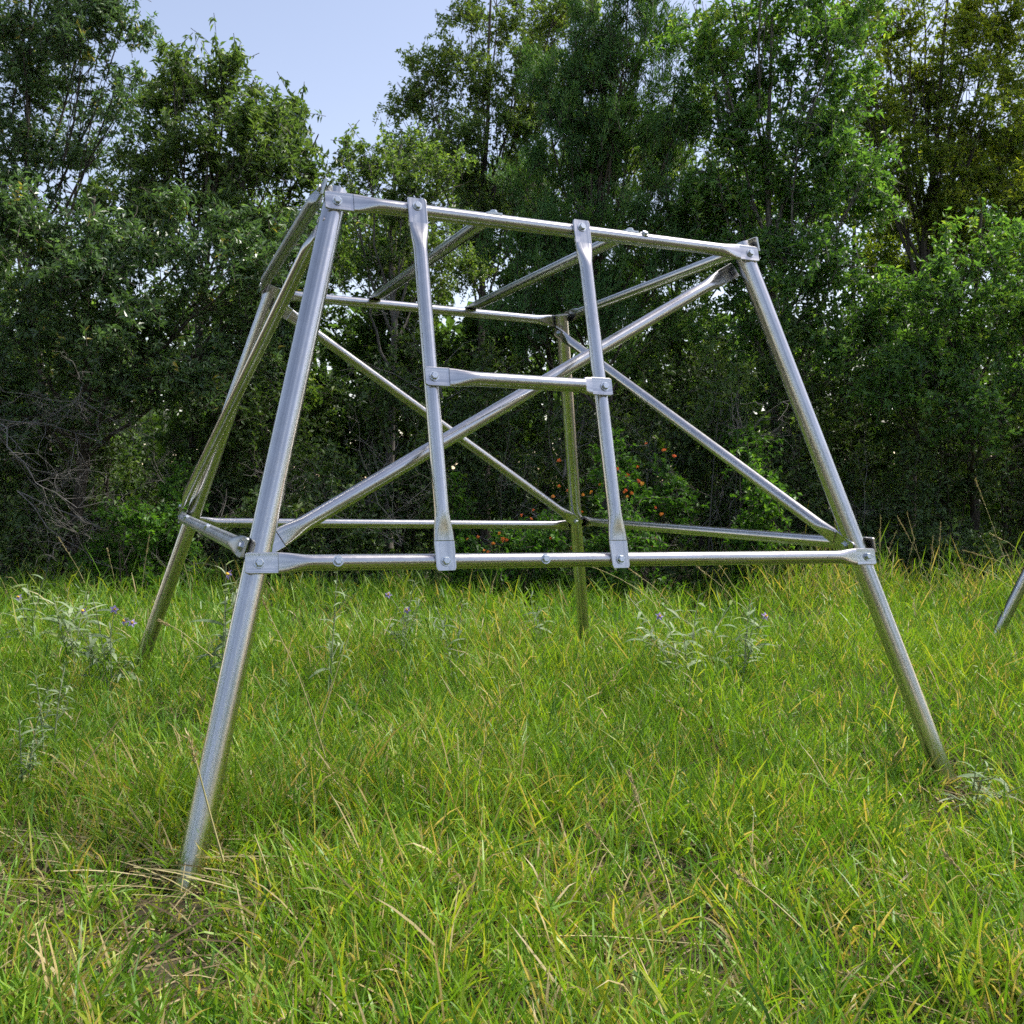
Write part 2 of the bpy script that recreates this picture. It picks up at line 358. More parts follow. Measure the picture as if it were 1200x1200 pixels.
def build_tower():
    base = np.mean([MID[k] for k in 'ABCD'], 0); base[2] = 0
    root = empty('tower_frame', base)
    ctr = {}
    def part(name, me, mat='steel', label=None):
        me.transform(Matrix.Translation(-Vector(base)))
        o = link(name, me, MAT[mat], root)
        if label: o['label'] = label
        return o
    def bolt(parent, P, n):
        o = link('bolt', BOLT, None, parent)
        o.matrix_local = Matrix.Translation(Vector(P-base)) @ Vector(n).to_track_quat('Z', 'Y').to_matrix().to_4x4()
        return o
    def fnorm(a, b):                            # outward normal of the face holding legs a and b
        e = MID[b]-MID[a]; l = TOP[a]-MID[a]; n = unit(np.cross(e, l))
        mid = (MID[a]+MID[b])/2-base; mid[2] = 0
        return n if np.dot(n, mid) > 0 else -n
    foot = {}
    for k in 'ABCD':
        d = TOP[k]-MID[k]; du = unit(d)
        f = MID[k]-d*(MID[k][2]+.05)/d[2]; foot[k] = f
        part('leg', pipe_mesh(f, TOP[k]+du*.032, LEG_R, np.array([0, 1.0, 0]), False, False))
    faces = [('A', 'B'), ('B', 'C'), ('C', 'D'), ('D', 'A')]
    off = LEG_R+.005
    for (a, b) in faces:
        n = fnorm(a, b); ax = unit(MID[b]-MID[a])
        # neighbouring faces meet at a leg: one pair sits a little lower
        dz = 0.0 if (a, b) in (('A', 'B'), ('C', 'D')) else .020
        for name, PT in (('top_rail', TOP), ('middle_rail', MID)):
            lo = .012 if (a, b) == ('A', 'B') else 0
            p0, p1 = PT[a]+n*off+UP*(dz-lo), PT[b]+n*off+UP*(dz-lo)
            o = part(name, pipe_mesh(p0, p1, BAR_R, n), 'steel' if (a, b) != ('D', 'A') else 'steel_dull')
            for p in (p0, p1): bolt(o, p+n*.0035, n)
            if (a, b) == ('A', 'B') and name == 'middle_rail':
                for f in (.1, .40): bolt(o, p0+(p1-p0)*f+n*(BAR_R-.0012), n)
            if (a, b) == ('A', 'B') and name == 'top_rail': bolt(o, p0+(p1-p0)*.70+unit(n+UP)*(BAR_R-.0012), unit(n+UP))
            if (a, b) == ('D', 'A') and name == 'middle_rail':
                for f in (.22, .62): bolt(o, p0+(p1-p0)*f+unit(n+UP)*(BAR_R-.0012), unit(n+UP))
        # diagonal brace on the inside: bottom of a, top of b
        sg = 1 if (a, b) == ('D', 'A') else -1
        q0 = MID[a]+sg*n*off+UP*(.035 if sg < 0 else .06)+ax*.02; q1 = TOP[b]+sg*n*off-UP*(.045 if sg < 0 else .06)-ax*.03*(sg < 0)
        o = part('diagonal_brace', pipe_mesh(q0, q1, BAR_R, n))
        for p in (q0, q1): bolt(o, p+sg*n*.0035, sg*n)
    # two deck joists lying on the front and rear top rails
    nA, nC = fnorm('A', 'B'), fnorm('C', 'D')
    for f in (1/3, 2/3):
        p0 = TOP['A']*(1-f)+TOP['B']*f+nA*off+UP*(BAR_R-.014); p1 = TOP['D']*(1-f)+TOP['C']*f+nC*off+UP*(BAR_R+.003)
        o = part('deck_joist', pipe_mesh(p0, p1, BAR_R, UP, flat=.045, ext=.014))
        for p in (p0, p1): bolt(o, p+UP*.0035, UP)
    # opening on the front face: two uprights and a crosspiece
    n = nA; ups = []
    for xt, xm in ((-.690, -.692), (.070, .055)):
        ft = (xt/1.013+1)/2; fm = (xm/1.3735+1)/2
        p1 = TOP['A']*(1-ft)+TOP['B']*ft+n*(off+BAR_R+.004)-UP*.012; p0 = MID['A']*(1-fm)+MID['B']*fm+n*(off+BAR_R+.004)-UP*.016
        o = part('upright', pipe_mesh(p0, p1, BAR_R*.97, n, fw=.050, ext=.022)); ups.append((p0, p1))
        for p in (p0, p1): bolt(o, p+n*.0035, n)
    h = [p0+(p1-p0)*.492+n*(BAR_R+.004) for p0, p1 in ups]
    o = part('crosspiece', pipe_mesh(h[0], h[1], BAR_R*.97, n, ext=.022, flat=.06))
    for p in h: bolt(o, p+n*.0035, n)
    tag(root, 'galvanised steel pipe tower frame with four splayed legs and a square top', 'tower frame', 'pipe tower frames in the clearing')
    return root, foot
tower, FOOT = build_tower()
def copy_tree(o, parent=None):
    c = o.copy(); COL.objects.link(c); c.parent = parent
    for ch in list(o.children): copy_tree(ch, c)
    return c
tower2 = copy_tree(tower)
tgt = np.array([(1154-600)/FPX*4.7, 4.7])
tower2.location = (tower.location[0]+tgt[0]-FOOT['D'][0], tower.location[1]+tgt[1]-FOOT['D'][1], 0)
tag(tower2, 'second pipe frame whose single slanting leg shows at the right edge', 'tower frame')

# ------------------------------------------------------------------ trees
KIND = {   # leaf length, width, leaves per twig, twig length, droop, material, fine, density (leaves / m2)
 'oak_dark': (.060, .024, 22, .24, .15, 'oak_dark', False, 4400),
 'ash':      (.072, .026, 20, .30, .35, 'ash', False, 4200),
 'live_oak': (.052, .024, 20, .26, .15, 'live_oak', False, 4200),
 'elm':      (.060, .027, 22, .30, .25, 'elm', False, 4100),
 'sunglow_elm': (.056, .025, 20, .30, .25, 'sunglow_elm', False, 3900),
 'juniper':  (.050, .010, 44, .24, .0, 'juniper', False, 11500),
 'shrub':    (.042, .025, 18, .20, .2, 'shrub', False, 4300),
 'brush':    (.056, .028, 16, .30, .2, 'brush', False, 2050),
 'woodland': (.076, .038, 16, .36, .25, 'woodland', False, 2150),
}
def ellipsoid_points(n, c, r, shell=.55, hole=.0):
    d = rand_unit(n*3); rad = rng.uniform(0, 1, (n*3, 1))**shell
    p = d*rad*r + c
    score = noise3(p, 2.4, c[0]*3)+.35*noise3(p, 6.5, c[1])+rng.normal(0, .12, n*3)
    keep = np.argsort(-score)[:max(n, int(n*3*(.62-.5*hole)))]        # gaps where the noise is lowest
    return p[rng.permutation(keep)[:n]]

def make_crown(kind, clumps, dens=1.0, hole=-.25, bias=None):
    """clumps: (centre, radii, density factor, tint shift) -> leaf mesh + twig tubes"""
    Ll, Wl, per, tl, dr, mat, fine, D0 = KIND[kind]
    Ps, Ds, Ns, Ts, tw_pl, tw_r = [], [], [], [], [], []
    full = []
    for (c, r, df, ts) in clumps:
        full.append((c, r*.92, df*.55, ts))
        for k in range(5):                      # smaller sprays round each main mass break the outline
            f = rng.uniform(.32, .55); d = rand_unit(1)[0]*np.array([1, .8, 1])
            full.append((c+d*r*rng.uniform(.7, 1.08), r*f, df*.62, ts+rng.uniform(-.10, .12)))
    clumps = full
    for (c, r, df, ts) in clumps:
        area = PI*r[0]*r[2]
        nt = max(4, int(D0*dens*df*area/per))
        tips = ellipsoid_points(nt, c, r, .5, hole)
        rel = (tips-c)/r
        out = unit(rel + rng.normal(0, .45, (nt, 3)) + np.array([0, 0, .35 if kind != 'juniper' else 1.0]))
        start = tips - out*tl - np.array([0, 0, .03])
        mid = (tips+start)/2 + rng.normal(0, .02, (nt, 3))
        tw_pl.append(np.stack([start, tips], 1)); tw_r.append(np.tile([.0032, .0012], (nt, 1)))
        s = rng.uniform(.1, 1.05, (nt, per, 1))
        p = (1-s)**2*start[:, None] + 2*s*(1-s)*mid[:, None] + s*s*tips[:, None]
        tang = unit(tips-start)[:, None]
        rd = rand_unit(nt*per).reshape(nt, per, 3); rd -= tang*np.sum(rd*tang, -1, keepdims=True); rd = unit(rd)
        if kind == 'juniper':
            d = tang*1.0 + rd*.55 + rng.normal(0, .12, rd.shape); p = p + rd*rng.uniform(0, .03, s.shape)
            nn = rand_unit(nt*per).reshape(nt, per, 3)
        else:
            d = tang*.55 + rd*.85 - np.array([0, 0, dr]) + rng.normal(0, .15, rd.shape)
            nn = np.array([0, 0, 1.0]) + rng.normal(0, .65, rd.shape)
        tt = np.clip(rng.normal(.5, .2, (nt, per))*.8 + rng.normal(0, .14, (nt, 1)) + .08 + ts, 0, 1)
        Ps.append(p.reshape(-1, 3)); Ds.append(d.reshape(-1, 3)); Ns.append(nn.reshape(-1, 3)); Ts.append(tt.ravel())
    P = np.concatenate(Ps); n = len(P)
    L = Ll*rng.uniform(.6, 1.25, n); W = Wl*rng.uniform(.7, 1.2, n)
    me = leaves('leaves', P, np.concatenate(Ds), np.concatenate(Ns), L, W, np.concatenate(Ts), fine)
    return me, (np.concatenate(tw_pl), np.concatenate(tw_r), 3)

def wiggle_line(p0, p1, k, amp, bow=None):
    s = np.linspace(0, 1, k)[:, None]
    q = p0*(1-s)+p1*s + np.cumsum(rng.normal(0, amp, (k, 3)), 0)*np.sin(PI*s)
    if bow is not None: q = q + bow*np.sin(PI*s)
    return q

def tree(name, label, kind, base, top, clumps, r=.07, dens=1.0, hole=-.25, bark='bark', group=None, cat='tree', limbs=True, mesh_trunk=None):
    base = np.array([base[0], base[1], float(gz(base[0], base[1]))-.05])
    root = empty(name, base)
    K = 10
    tr = wiggle_line(base, top, K, .035)
    rad = np.linspace(r, r*.22, K); rad[0] *= 1.3
    groups = [(tr[None], rad[None], 8)]
    lp, lr, sp, sr = [], [], [], []
    for (c, rr, df, ts) in clumps:
        h = c[2]; f = np.clip((h*.62-base[2])/(top[2]-base[2]), .12, .92)
        x = f*(K-1); i = int(x); p0 = tr[i]*(1-(x-i))+tr[min(i+1, K-1)]*(x-i)
        ctl = p0*.45+c*.55 + np.array([0, 0, -.12*np.linalg.norm(c-p0)]) + rng.normal(0, .08, 3)
        L = bezier(p0, ctl, c+rng.normal(0, .05, 3), 7); L[1:-1] += rng.normal(0, .015, (5, 3))
        r0 = max(.010, r*.42*(1-f*.5)); lp.append(L); lr.append(np.linspace(r0, .005, 7))
        m = 5 + int(6*rr[0])
        tips = c + rand_unit(m)*rr*rng.uniform(.6, .95, (m, 1))
        for t_ in tips:
            st = L[rng.integers(3, 7)]
            sp.append(bezier(st, (st+t_)/2+rng.normal(0, .06, 3), t_, 5)); sr.append(np.linspace(.006, .002, 5))
    groups.append((np.array(lp), np.array(lr), 6)); groups.append((np.array(sp), np.array(sr), 3))
    me, tw_ = make_crown(kind, clumps, dens, hole)
    tm = tubes_mesh('trunk', groups + [tw_])
    for m_ in (me, tm): m_.transform(Matrix.Translation(-Vector(base)))
    link('trunk', tm, MAT[bark], root); link('crown', me, MAT[KIND[kind][5]], root)
    return tag(root, label, cat, group)

def cl(Y, *spec):
    """clumps given as (u, v, ru, rv[, density, tint, dY]) in photo pixels at depth Y, turned into metres"""
    o = []
    for s in spec:
        u, v, ru, rv = s[:4]; df = s[4] if len(s) > 4 else 1.0; ts = s[5] if len(s) > 5 else 0.0
        y = Y + (s[6] if len(s) > 6 else rng.uniform(-.35, .35))
        rx, rz = ru/FPX*y*1.12, rv/FPX*y*1.12
        o.append((at(u, v, y), np.array([rx, max(rx, rz)*.85, rz]), df, ts))
    return o

def gx(u, Y): return (u-600)/FPX*Y

Y = 9.2
tree('slender_tree', 'tall slender tree whose open crown fills the top left corner', 'oak_dark', (gx(55, Y), Y), at(35, -40, Y),
     cl(Y, (30, -70, 120, 70), (110, -30, 60, 60), (20, 30, 80, 55), (95, 45, 60, 50), (140, 25, 22, 40, .8), (40, 115, 80, 50), (125, 110, 45, 45, .8), (10, 195, 80, 60), (95, 185, 65, 50, .9), (155, 90, 18, 28, .7), (-80, 80, 80, 90, .6), (-90, -60, 80, 80)), r=.05, hole=.1, dens=.72)
Y = 8.3
tree('ash_tree', 'bright green ash-like tree with leafy tips against the sky, left of the steel frame', 'ash', (gx(215, Y), Y), at(240, 90, Y),
     cl(Y, (222, 95, 34, 36), (250, 85, 22, 20, .8), (205, 75, 14, 20, .6), (235, 150, 60, 44), (290, 118, 30, 34), (325, 150, 22, 36, .9), (300, 180, 52, 50), (345, 205, 22, 30, .8), (225, 215, 70, 50), (300, 250, 62, 48), (175, 180, 42, 44, .8), (160, 250, 60, 50), (345, 128, 8, 18, .6), (190, 110, 26, 30, .6), (360, 175, 14, 24, .6), (270, 70, 12, 18, .5)), r=.04, hole=.05, dens=.88)
Y = 7.0
tree('evergreen_oak', 'dark glossy evergreen oak with drooping boughs at the far left', 'oak_dark', (gx(70, Y+.6), Y+.6), at(110, 230, Y+.2),
     cl(Y, (40, 255, 80, 50), (130, 270, 70, 45), (220, 290, 70, 45), (300, 310, 48, 45), (20, 330, 80, 50), (110, 345, 90, 50), (210, 360, 75, 48), (285, 385, 50, 42), (40, 415, 85, 48), (140, 425, 75, 40), (215, 440, 50, 36), (20, 480, 70, 35, .8), (-90, 300, 90, 80, .55), (-100, 420, 90, 70, .5), (350, 345, 50, 45, .9), (365, 275, 45, 45, .8)), r=.06, hole=-.2)
Y = 8.8
tree('small_oak', 'small twiggy grey-green oak just behind the left end of the top rail', 'live_oak', (gx(455, Y), Y), at(470, 170, Y),
     cl(Y, (430, 195, 34, 32, .8), (475, 170, 34, 28, .7), (408, 235, 28, 36, .8), (465, 235, 50, 40), (520, 205, 42, 40), (435, 300, 55, 45), (510, 290, 55, 45), (400, 175, 14, 14, .5)), r=.05, hole=-.05, bark='bark_pale')
Y = 10.5
tree('tall_oak', 'tall olive oak with a ragged sunlit top, left behind the juniper', 'live_oak', (gx(570, Y), Y), at(575, 0, Y),
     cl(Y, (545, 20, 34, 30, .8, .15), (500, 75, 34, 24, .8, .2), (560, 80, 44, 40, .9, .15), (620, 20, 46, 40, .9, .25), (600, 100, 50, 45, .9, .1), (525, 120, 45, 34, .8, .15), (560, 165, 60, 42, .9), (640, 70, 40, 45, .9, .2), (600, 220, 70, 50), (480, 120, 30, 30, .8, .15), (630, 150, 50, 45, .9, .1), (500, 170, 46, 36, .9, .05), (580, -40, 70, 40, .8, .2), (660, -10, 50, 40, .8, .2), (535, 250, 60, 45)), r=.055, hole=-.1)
Y = 8.4
tree('juniper_tree', 'dark feathery juniper rising behind the middle of the steel frame', 'juniper', (gx(705, Y), Y), at(722, -10, Y),
     cl(Y, (735, -20, 40, 34, .8), (770, 30, 30, 36, .7), (690, 10, 34, 34, .8), (725, 45, 50, 36), (785, 85, 26, 40, .7), (675, 75, 45, 36, .9), (735, 110, 60, 40), (660, 140, 50, 36, .8), (790, 155, 36, 38, .8), (720, 180, 70, 42), (640, 210, 52, 36, .8), (790, 225, 44, 42, .8), (700, 250, 75, 44), (620, 285, 55, 38, .8), (770, 295, 60, 44), (680, 330, 75, 42, .9), (610, 360, 55, 36, .7), (745, 370, 65, 42, .8), (640, 90, 36, 34, .8), (810, 120, 24, 36, .7), (820, 260, 36, 40, .8), (700, 140, 55, 40)), r=.05, hole=-.2)
Y = 8.0
tree('elm_tree', 'dense mid-green elm behind the upper right corner of the steel frame', 'elm', (gx(915, Y), Y), at(905, 20, Y),
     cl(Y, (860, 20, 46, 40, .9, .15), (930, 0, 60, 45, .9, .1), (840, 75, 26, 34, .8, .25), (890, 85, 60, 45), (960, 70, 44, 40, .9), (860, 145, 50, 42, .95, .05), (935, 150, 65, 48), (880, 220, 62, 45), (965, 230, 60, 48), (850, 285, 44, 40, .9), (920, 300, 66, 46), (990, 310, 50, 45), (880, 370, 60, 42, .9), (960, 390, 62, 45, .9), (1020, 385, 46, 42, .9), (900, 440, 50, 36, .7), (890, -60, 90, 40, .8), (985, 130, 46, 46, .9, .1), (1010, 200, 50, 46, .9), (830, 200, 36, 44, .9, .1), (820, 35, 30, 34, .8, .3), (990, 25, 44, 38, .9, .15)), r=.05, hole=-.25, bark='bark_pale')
Y = 9.8
tree('open_tree', 'tall open tree with bare dark limbs against the sky at top right', 'sunglow_elm', (gx(1065, Y), Y), at(1112, -20, Y),
     cl(Y, (1000, 15, 36, 30, .8), (1010, 90, 30, 34, .7), (1065, 10, 44, 26, .6), (1140, 10, 40, 26, .6), (1185, 60, 44, 40, .7), (1085, 95, 34, 40, .5), (1150, 130, 46, 30, .7), (1190, 170, 50, 45, .9, .1), (1120, 200, 55, 42, .9, .1), (1050, 190, 40, 36, .8), (1060, 260, 60, 45), (1150, 265, 70, 48, 1, .1), (1250, 40, 60, 60, .6), (1260, 180, 70, 80, .6), (1045, 60, 26, 30, .6, .15), (1120, 70, 30, 34, .6, .1), (1170, 100, 50, 30, .8, .15), (1090, 150, 44, 36, .8, .1), (1020, 140, 36, 40, .8, .1), (1190, 230, 60, 45, 1, .25), (1060, 120, 40, 40, .8, .2), (1130, 40, 46, 36, .8, .2), (1175, 20, 40, 40, .9, .25), (1030, 30, 36, 36, .8, .2), (1140, 165, 50, 36, .9, .2), (1090, -60, 110, 40, .7), (1230, -60, 80, 50, .7)), r=.06, hole=-.05)  # raised clump tints add to the glow in the leaf colour
Y = 7.7
tree('leafy_elm', 'broad leafy elm with bright tips along the right edge of the clearing', 'elm', (gx(1140, Y+.5), Y+.5), at(1150, 250, Y+.3),
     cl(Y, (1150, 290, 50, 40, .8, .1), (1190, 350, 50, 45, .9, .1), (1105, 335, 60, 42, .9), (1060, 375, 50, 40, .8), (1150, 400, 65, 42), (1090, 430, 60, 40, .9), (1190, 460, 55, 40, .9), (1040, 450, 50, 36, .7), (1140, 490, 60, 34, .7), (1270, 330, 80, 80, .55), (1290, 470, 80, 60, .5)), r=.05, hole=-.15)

# trees one row further back: fill the gaps above the undergrowth
back = [(-210, 11.2, 120), (60, 12.0, 260), (330, 11.4, 190), (470, 12.2, 185), (640, 11.6, 150), (800, 12.0, 110), (1000, 11.4, 110), (1180, 12.2, 120), (1390, 11.2, 120)]
where = ['beyond the far left edge', 'behind the evergreen oak at far left', 'behind the ash-like tree', 'behind the small twiggy oak', 'behind the juniper, left of its trunk',
         'between the juniper and the elm', 'behind the dense elm', 'behind the leafy elm at far right', 'beyond the far right edge']
for (u, Y, vtop), w in zip(back, where):
    spec = []
    nk = 11 if vtop > 200 else 15
    for k in range(nk):
        v = vtop + 35 + (520-vtop)*(k/(nk-1))**.9
        spec.append((u+rng.uniform(-85, 85), v, rng.uniform(50, 80), rng.uniform(32, 48), .8, rng.uniform(-.1, .1)))
    tree('woodland_tree', 'shadowed woodland tree ' + w, 'woodland', (gx(u, Y), Y), at(u, vtop+30, Y), cl(Y, *spec), r=.05, hole=-.1, dens=.85, group='shadowed trees in the second row')

# ------------------------------------------------------------------ undergrowth
def bush(name, label, kind, u, Y, v0, ru, height_px, dens=1.0, stems=9, tint=0.0, group=None, cat='bush', n=6, bark='bark', hole=-.1):
    spec = []
    for k in range(n):
        spec.append((u+rng.uniform(-.65, .65)*ru, v0-height_px*(.12+.76*k/(n-1)), ru*rng.uniform(.4, .65), height_px*rng.uniform(.2, .3), dens, tint+rng.uniform(-.08, .08)))
    cls = cl(Y, *spec)
    b = np.array([gx(u, Y), Y, float(gz(gx(u, Y), Y))-.03])
    root = empty(name, b)
    me, tw_ = make_crown(kind, cls, 1.0, hole)
    pl, rr = [], []
    for k in range(stems):
        c, r, _, _ = cls[rng.integers(0, n)]
        tip = c+rand_unit(1)[0]*r*.8
        s = b+np.array([rng.normal(0, .06), rng.normal(0, .06), 0])
        pl.append(bezier(s, np.array([s[0], s[1], tip[2]*.7])*.6+tip*.4, tip, 6)); rr.append(np.linspace(.008, .002, 6))
    tm = tubes_mesh('stems', [(np.array(pl), np.array(rr), 5), tw_])
    for m_ in (me, tm): m_.transform(Matrix.Translation(-Vector(b)))
    link('stems', tm, MAT[bark], root); link('foliage', me, MAT[KIND[kind][5]], root)
    return tag(root, label, cat, group)

bush('green_shrub', 'round fresh-green shrub at the tree line left of the back leg', 'shrub', 148, 6.55, 695, 62, 105, 1.0)
bush('green_shrub', 'small fresh-green shrub touching the left back leg', 'shrub', 205, 6.8, 690, 34, 130, .9, group='fresh green shrubs')
bush('green_shrub', 'bright green shrub low behind the right diagonal brace', 'shrub', 880, 6.9, 690, 52, 170, .75, group='fresh green shrubs')
bush('green_shrub', 'narrow leafy green sapling seen through the frame opening', 'shrub', 540, 7.3, 690, 13, 120, 1.0, n=5, stems=4)
bush('green_shrub', 'leafy green shrub between the left leg and the first upright', 'brush', 400, 7.3, 690, 70, 150, .8)
bush('olive_bush', 'loose olive-green bush behind the right diagonal brace', 'live_oak', 845, 7.6, 600, 48, 170, .7, bark='bark_pale')
for u, Y, hp, w in ((960, 7.3, 90, 'just left of the right leg'), (1060, 7.3, 70, 'just right of the right leg'), (1150, 7.4, 60, 'at the right edge of the clearing'), (320, 7.2, 110, 'behind the near left leg'), (30, 7.3, 110, 'under the dead branches at far left')):
    bush('edge_shrub', 'leafy shrub where grass meets the trees, ' + w, 'brush', u, Y, 690, 62, hp, 1.1, group='leafy shrubs along the tree edge')
bz = [(-60, 7.9, 'beyond the far left edge'), (30, 8.1, 'behind the arching dead branches'), (120, 8.4, 'behind the round fresh-green shrub'), (250, 7.9, 'between the two left legs'), (320, 8.3, 'behind the near left leg'),
      (470, 7.8, 'just left of the first upright'), (610, 8.2, 'seen through the frame opening'), (730, 8.6, 'behind the second upright'), (820, 8.2, 'behind the right diagonal brace'), (940, 8.0, 'just left of the right leg'),
      (1030, 8.5, 'just right of the right leg'), (1110, 8.0, 'at the right, beneath the leafy elm'), (1190, 8.4, 'at the far right edge'), (1290, 7.8, 'beyond the far right edge')]
for u, Y, w in bz:
    bush('understory_bush', 'dark understory bush in the shade, ' + w, 'brush', u, Y, 640, 85, 230, .9, group='dark bushes under the trees', stems=12, hole=.0)

# a deep mass of far leaves that closes the wood behind
def far_wood():
    n = 24000
    P = np.stack([rng.uniform(-14, 14, n), rng.uniform(13, 17, n), 3.6*rng.beta(1.0, 1.6, n)], 1)
    L = rng.uniform(.22, .42, n); W = rng.uniform(.12, .2, n)
    # the wood goes on round the clearing, behind the photographer too
    m = 14000; a = rng.uniform(math.radians(62), math.radians(298), m); R = rng.uniform(15, 19, m)
    top = 5.6+1.1*np.sin(a*5)+.8*np.sin(a*11+1)+.5*np.sin(a*23)
    Q = np.stack([R*np.sin(a), R*np.cos(a), top*rng.beta(1.2, 1.1, m)], 1)
    P = np.concatenate([P, Q]); L = np.concatenate([L, rng.uniform(.25, .5, m)]); W = np.concatenate([W, rng.uniform(.15, .28, m)]); n = len(P)
    me = leaves('far_wood', P, rand_unit(n), rand_unit(n), L, W, rng.uniform(0, .7, n), False)
    tag(link('far_wood', me, MAT['woodland']), 'dense dark wood closing the view behind the trees', 'wood', kind='stuff')
    n = 20000; x = rng.uniform(-6.5, 6.5, n); y = rng.uniform(6.9, 11.5, n)
    P = np.stack([x, y, (.16+.28*rng.random(n)*(1+noise3(np.stack([x, y, y*0], 1), 1.5)))*rng.random(n)], 1)
    me = leaves('low_cover', P, rand_unit(n)+UP*.6, rand_unit(n)+UP, rng.uniform(.04, .09, n), rng.uniform(.02, .04, n), rng.uniform(0, .8, n), False)
    tag(link('ground_cover', me, MAT['brush']), 'low leafy cover on the shaded ground beneath the trees', 'ground cover', kind='stuff')
far_wood()

def dead_branch(label, base, n1, length, spread, up, name='dead_branch', r=.010, group=None, seed=0, mat='dead'):
    rg = np.random.default_rng(seed)
    pl, rr = [], []
    def grow(p, d, L, r_, lev):
        q = [p]
        for k in range(4):
            d = unit(d + rg.normal(0, .25, 3)); q.append(q[-1]+d*L/4)
        pl.append(np.array(q)); rr.append(np.linspace(r_, r_*.45, 5))
        if lev < 3:
            for k in range(rg.integers(2, 5) if name != 'dead_branch' else rg.integers(3, 7)):
                i = rg.integers(1, 5)
                grow(q[i], unit(d+rg.normal(0, .75, 3)), L*rg.uniform(.35, .65), r_*.55, lev+1)
    for k in range(n1):
        d = np.array([rg.normal(0, spread), rg.normal(0, spread*.5), 0])+np.array(up, float)
        grow(np.zeros(3), unit(d), length*rg.uniform(.7, 1.2), r, 0)
    o = link(name, tubes_mesh(name, [(np.array(pl), np.array(rr), 3)]), MAT[mat], None, base)
    return tag(o, label, 'branch', group)
dead_branch('pale grey dead branches arching down at the far left edge', at(-10, 490, 6.6), 5, .75, .35, (.7, -.1, -.45), r=.0065, seed=3)
dead_branch('bare fallen limb resting in the grass below the left evergreen oak', at(20, 575, 6.5), 2, .95, .12, (.8, -.1, -.42), r=.0065, seed=5)
dead_branch('tangle of bare grey twigs among the leaves at mid left', at(90, 470, 6.7), 4, .55, .7, (.2, -.1, -.1), r=.0045, seed=8)
for i, (u, v, Y, L) in enumerate([(470, 640, 7.1, .8), (420, 600, 7.5, .9), (590, 640, 7.4, .9), (330, 640, 7.4, .8), (800, 640, 7.3, .8), (1000, 650, 7.6, .6), (870, 520, 7.3, .5), (660, 560, 7.6, .8), (250, 640, 7.3, .7), (520, 470, 7.9, .8)]):
    dead_branch('bare twiggy bush in the dark undergrowth, ' + ['left of the first upright', 'between left leg and first upright', 'behind the crosspiece', 'just behind the near left leg', 'under the right diagonal brace', 'right of the right leg', 'high beside the loose olive-green bush', 'behind the rear leg', 'between the two left legs', 'above the crosspiece, deep in shade'][i], at(u, v, Y), 5, L, .55, (0, 0, .8), r=.005, seed=20+i, group='bare twiggy bushes in the undergrowth', name='bare_bush')

# ------------------------------------------------------------------ lantana with orange blossoms
def blossom_mesh(name, r, n, mat, seed=1):
    rg = np.random.default_rng(seed)
    V, F = [], []
    for k in range(n):
        a = 2.4*k; q = r*math.sqrt((k+.3)/n); c = np.array([q*math.cos(a), q*math.sin(a), math.sqrt(max(0, r*r-q*q*.9))*.6])
        s = r*.42; b = len(V); m = 5
        V.append(tuple(c+np.array([0, 0, -.15*s])))
        for i in range(m*2):
            rr = s*(1 if i % 2 == 0 else .55); th = PI*i/m+rg.uniform(0, .3)
            V.append(tuple(c+np.array([rr*math.cos(th), rr*math.sin(th), rg.uniform(-.1, .3)*s])))
        for i in range(m*2): F.append((b, b+1+i, b+1+(i+1) % (m*2)))
    me = bpy.data.meshes.new(name); me.from_pydata(V, [], F); me.materials.append(mat)
    return me
LB = blossom_mesh('lantana_head', .020, 9, MAT['orange'])
def lantana(label, u, Y, ru, hp, flowers):
    o = bush('lantana_bush', label, 'shrub', u, Y, 685, ru, hp, .5, group='lantana bushes with orange blossoms', n=9, stems=14, tint=-.22, hole=.15)
    for (fu, fv) in flowers:
        p = at(fu, fv, Y-.22+rng.uniform(-.14, .14))-np.array(o.location)
        f = link('flower_head', LB, None, o, p); f.rotation_euler = (math.radians(rng.uniform(40, 80)), rng.uniform(-.5, .5), rng.uniform(-.6, .6))
        s = rng.uniform(.4, .75); f.scale = (s, s, s)
lantana('lantana bush with orange blossoms to the left of the rear leg', 605, 6.55, 75, 80, [(655, 570), (648, 582), (625, 598), (611, 604), (622, 608), (560, 629), (567, 645), (585, 625), (594, 633), (645, 631), (642, 634), (578, 637), (589, 632), (670, 642), (572, 647), (648, 645), (610, 612), (548, 632)])
lantana('taller lantana bush with orange blossoms to the right of the rear leg', 745, 6.65, 70, 150, [(655, 540), (665, 575), (703, 568), (693, 577), (683, 580), (714, 577), (682, 600), (676, 585), (733, 575), (740, 578), (735, 582), (731, 577), (757, 520), (778, 528), (723, 550), (747, 547), (735, 557), (790, 535), (768, 595), (775, 603), (697, 640), (704, 670), (724, 672), (764, 640), (768, 632), (710, 645), (748, 564), (752, 567)])

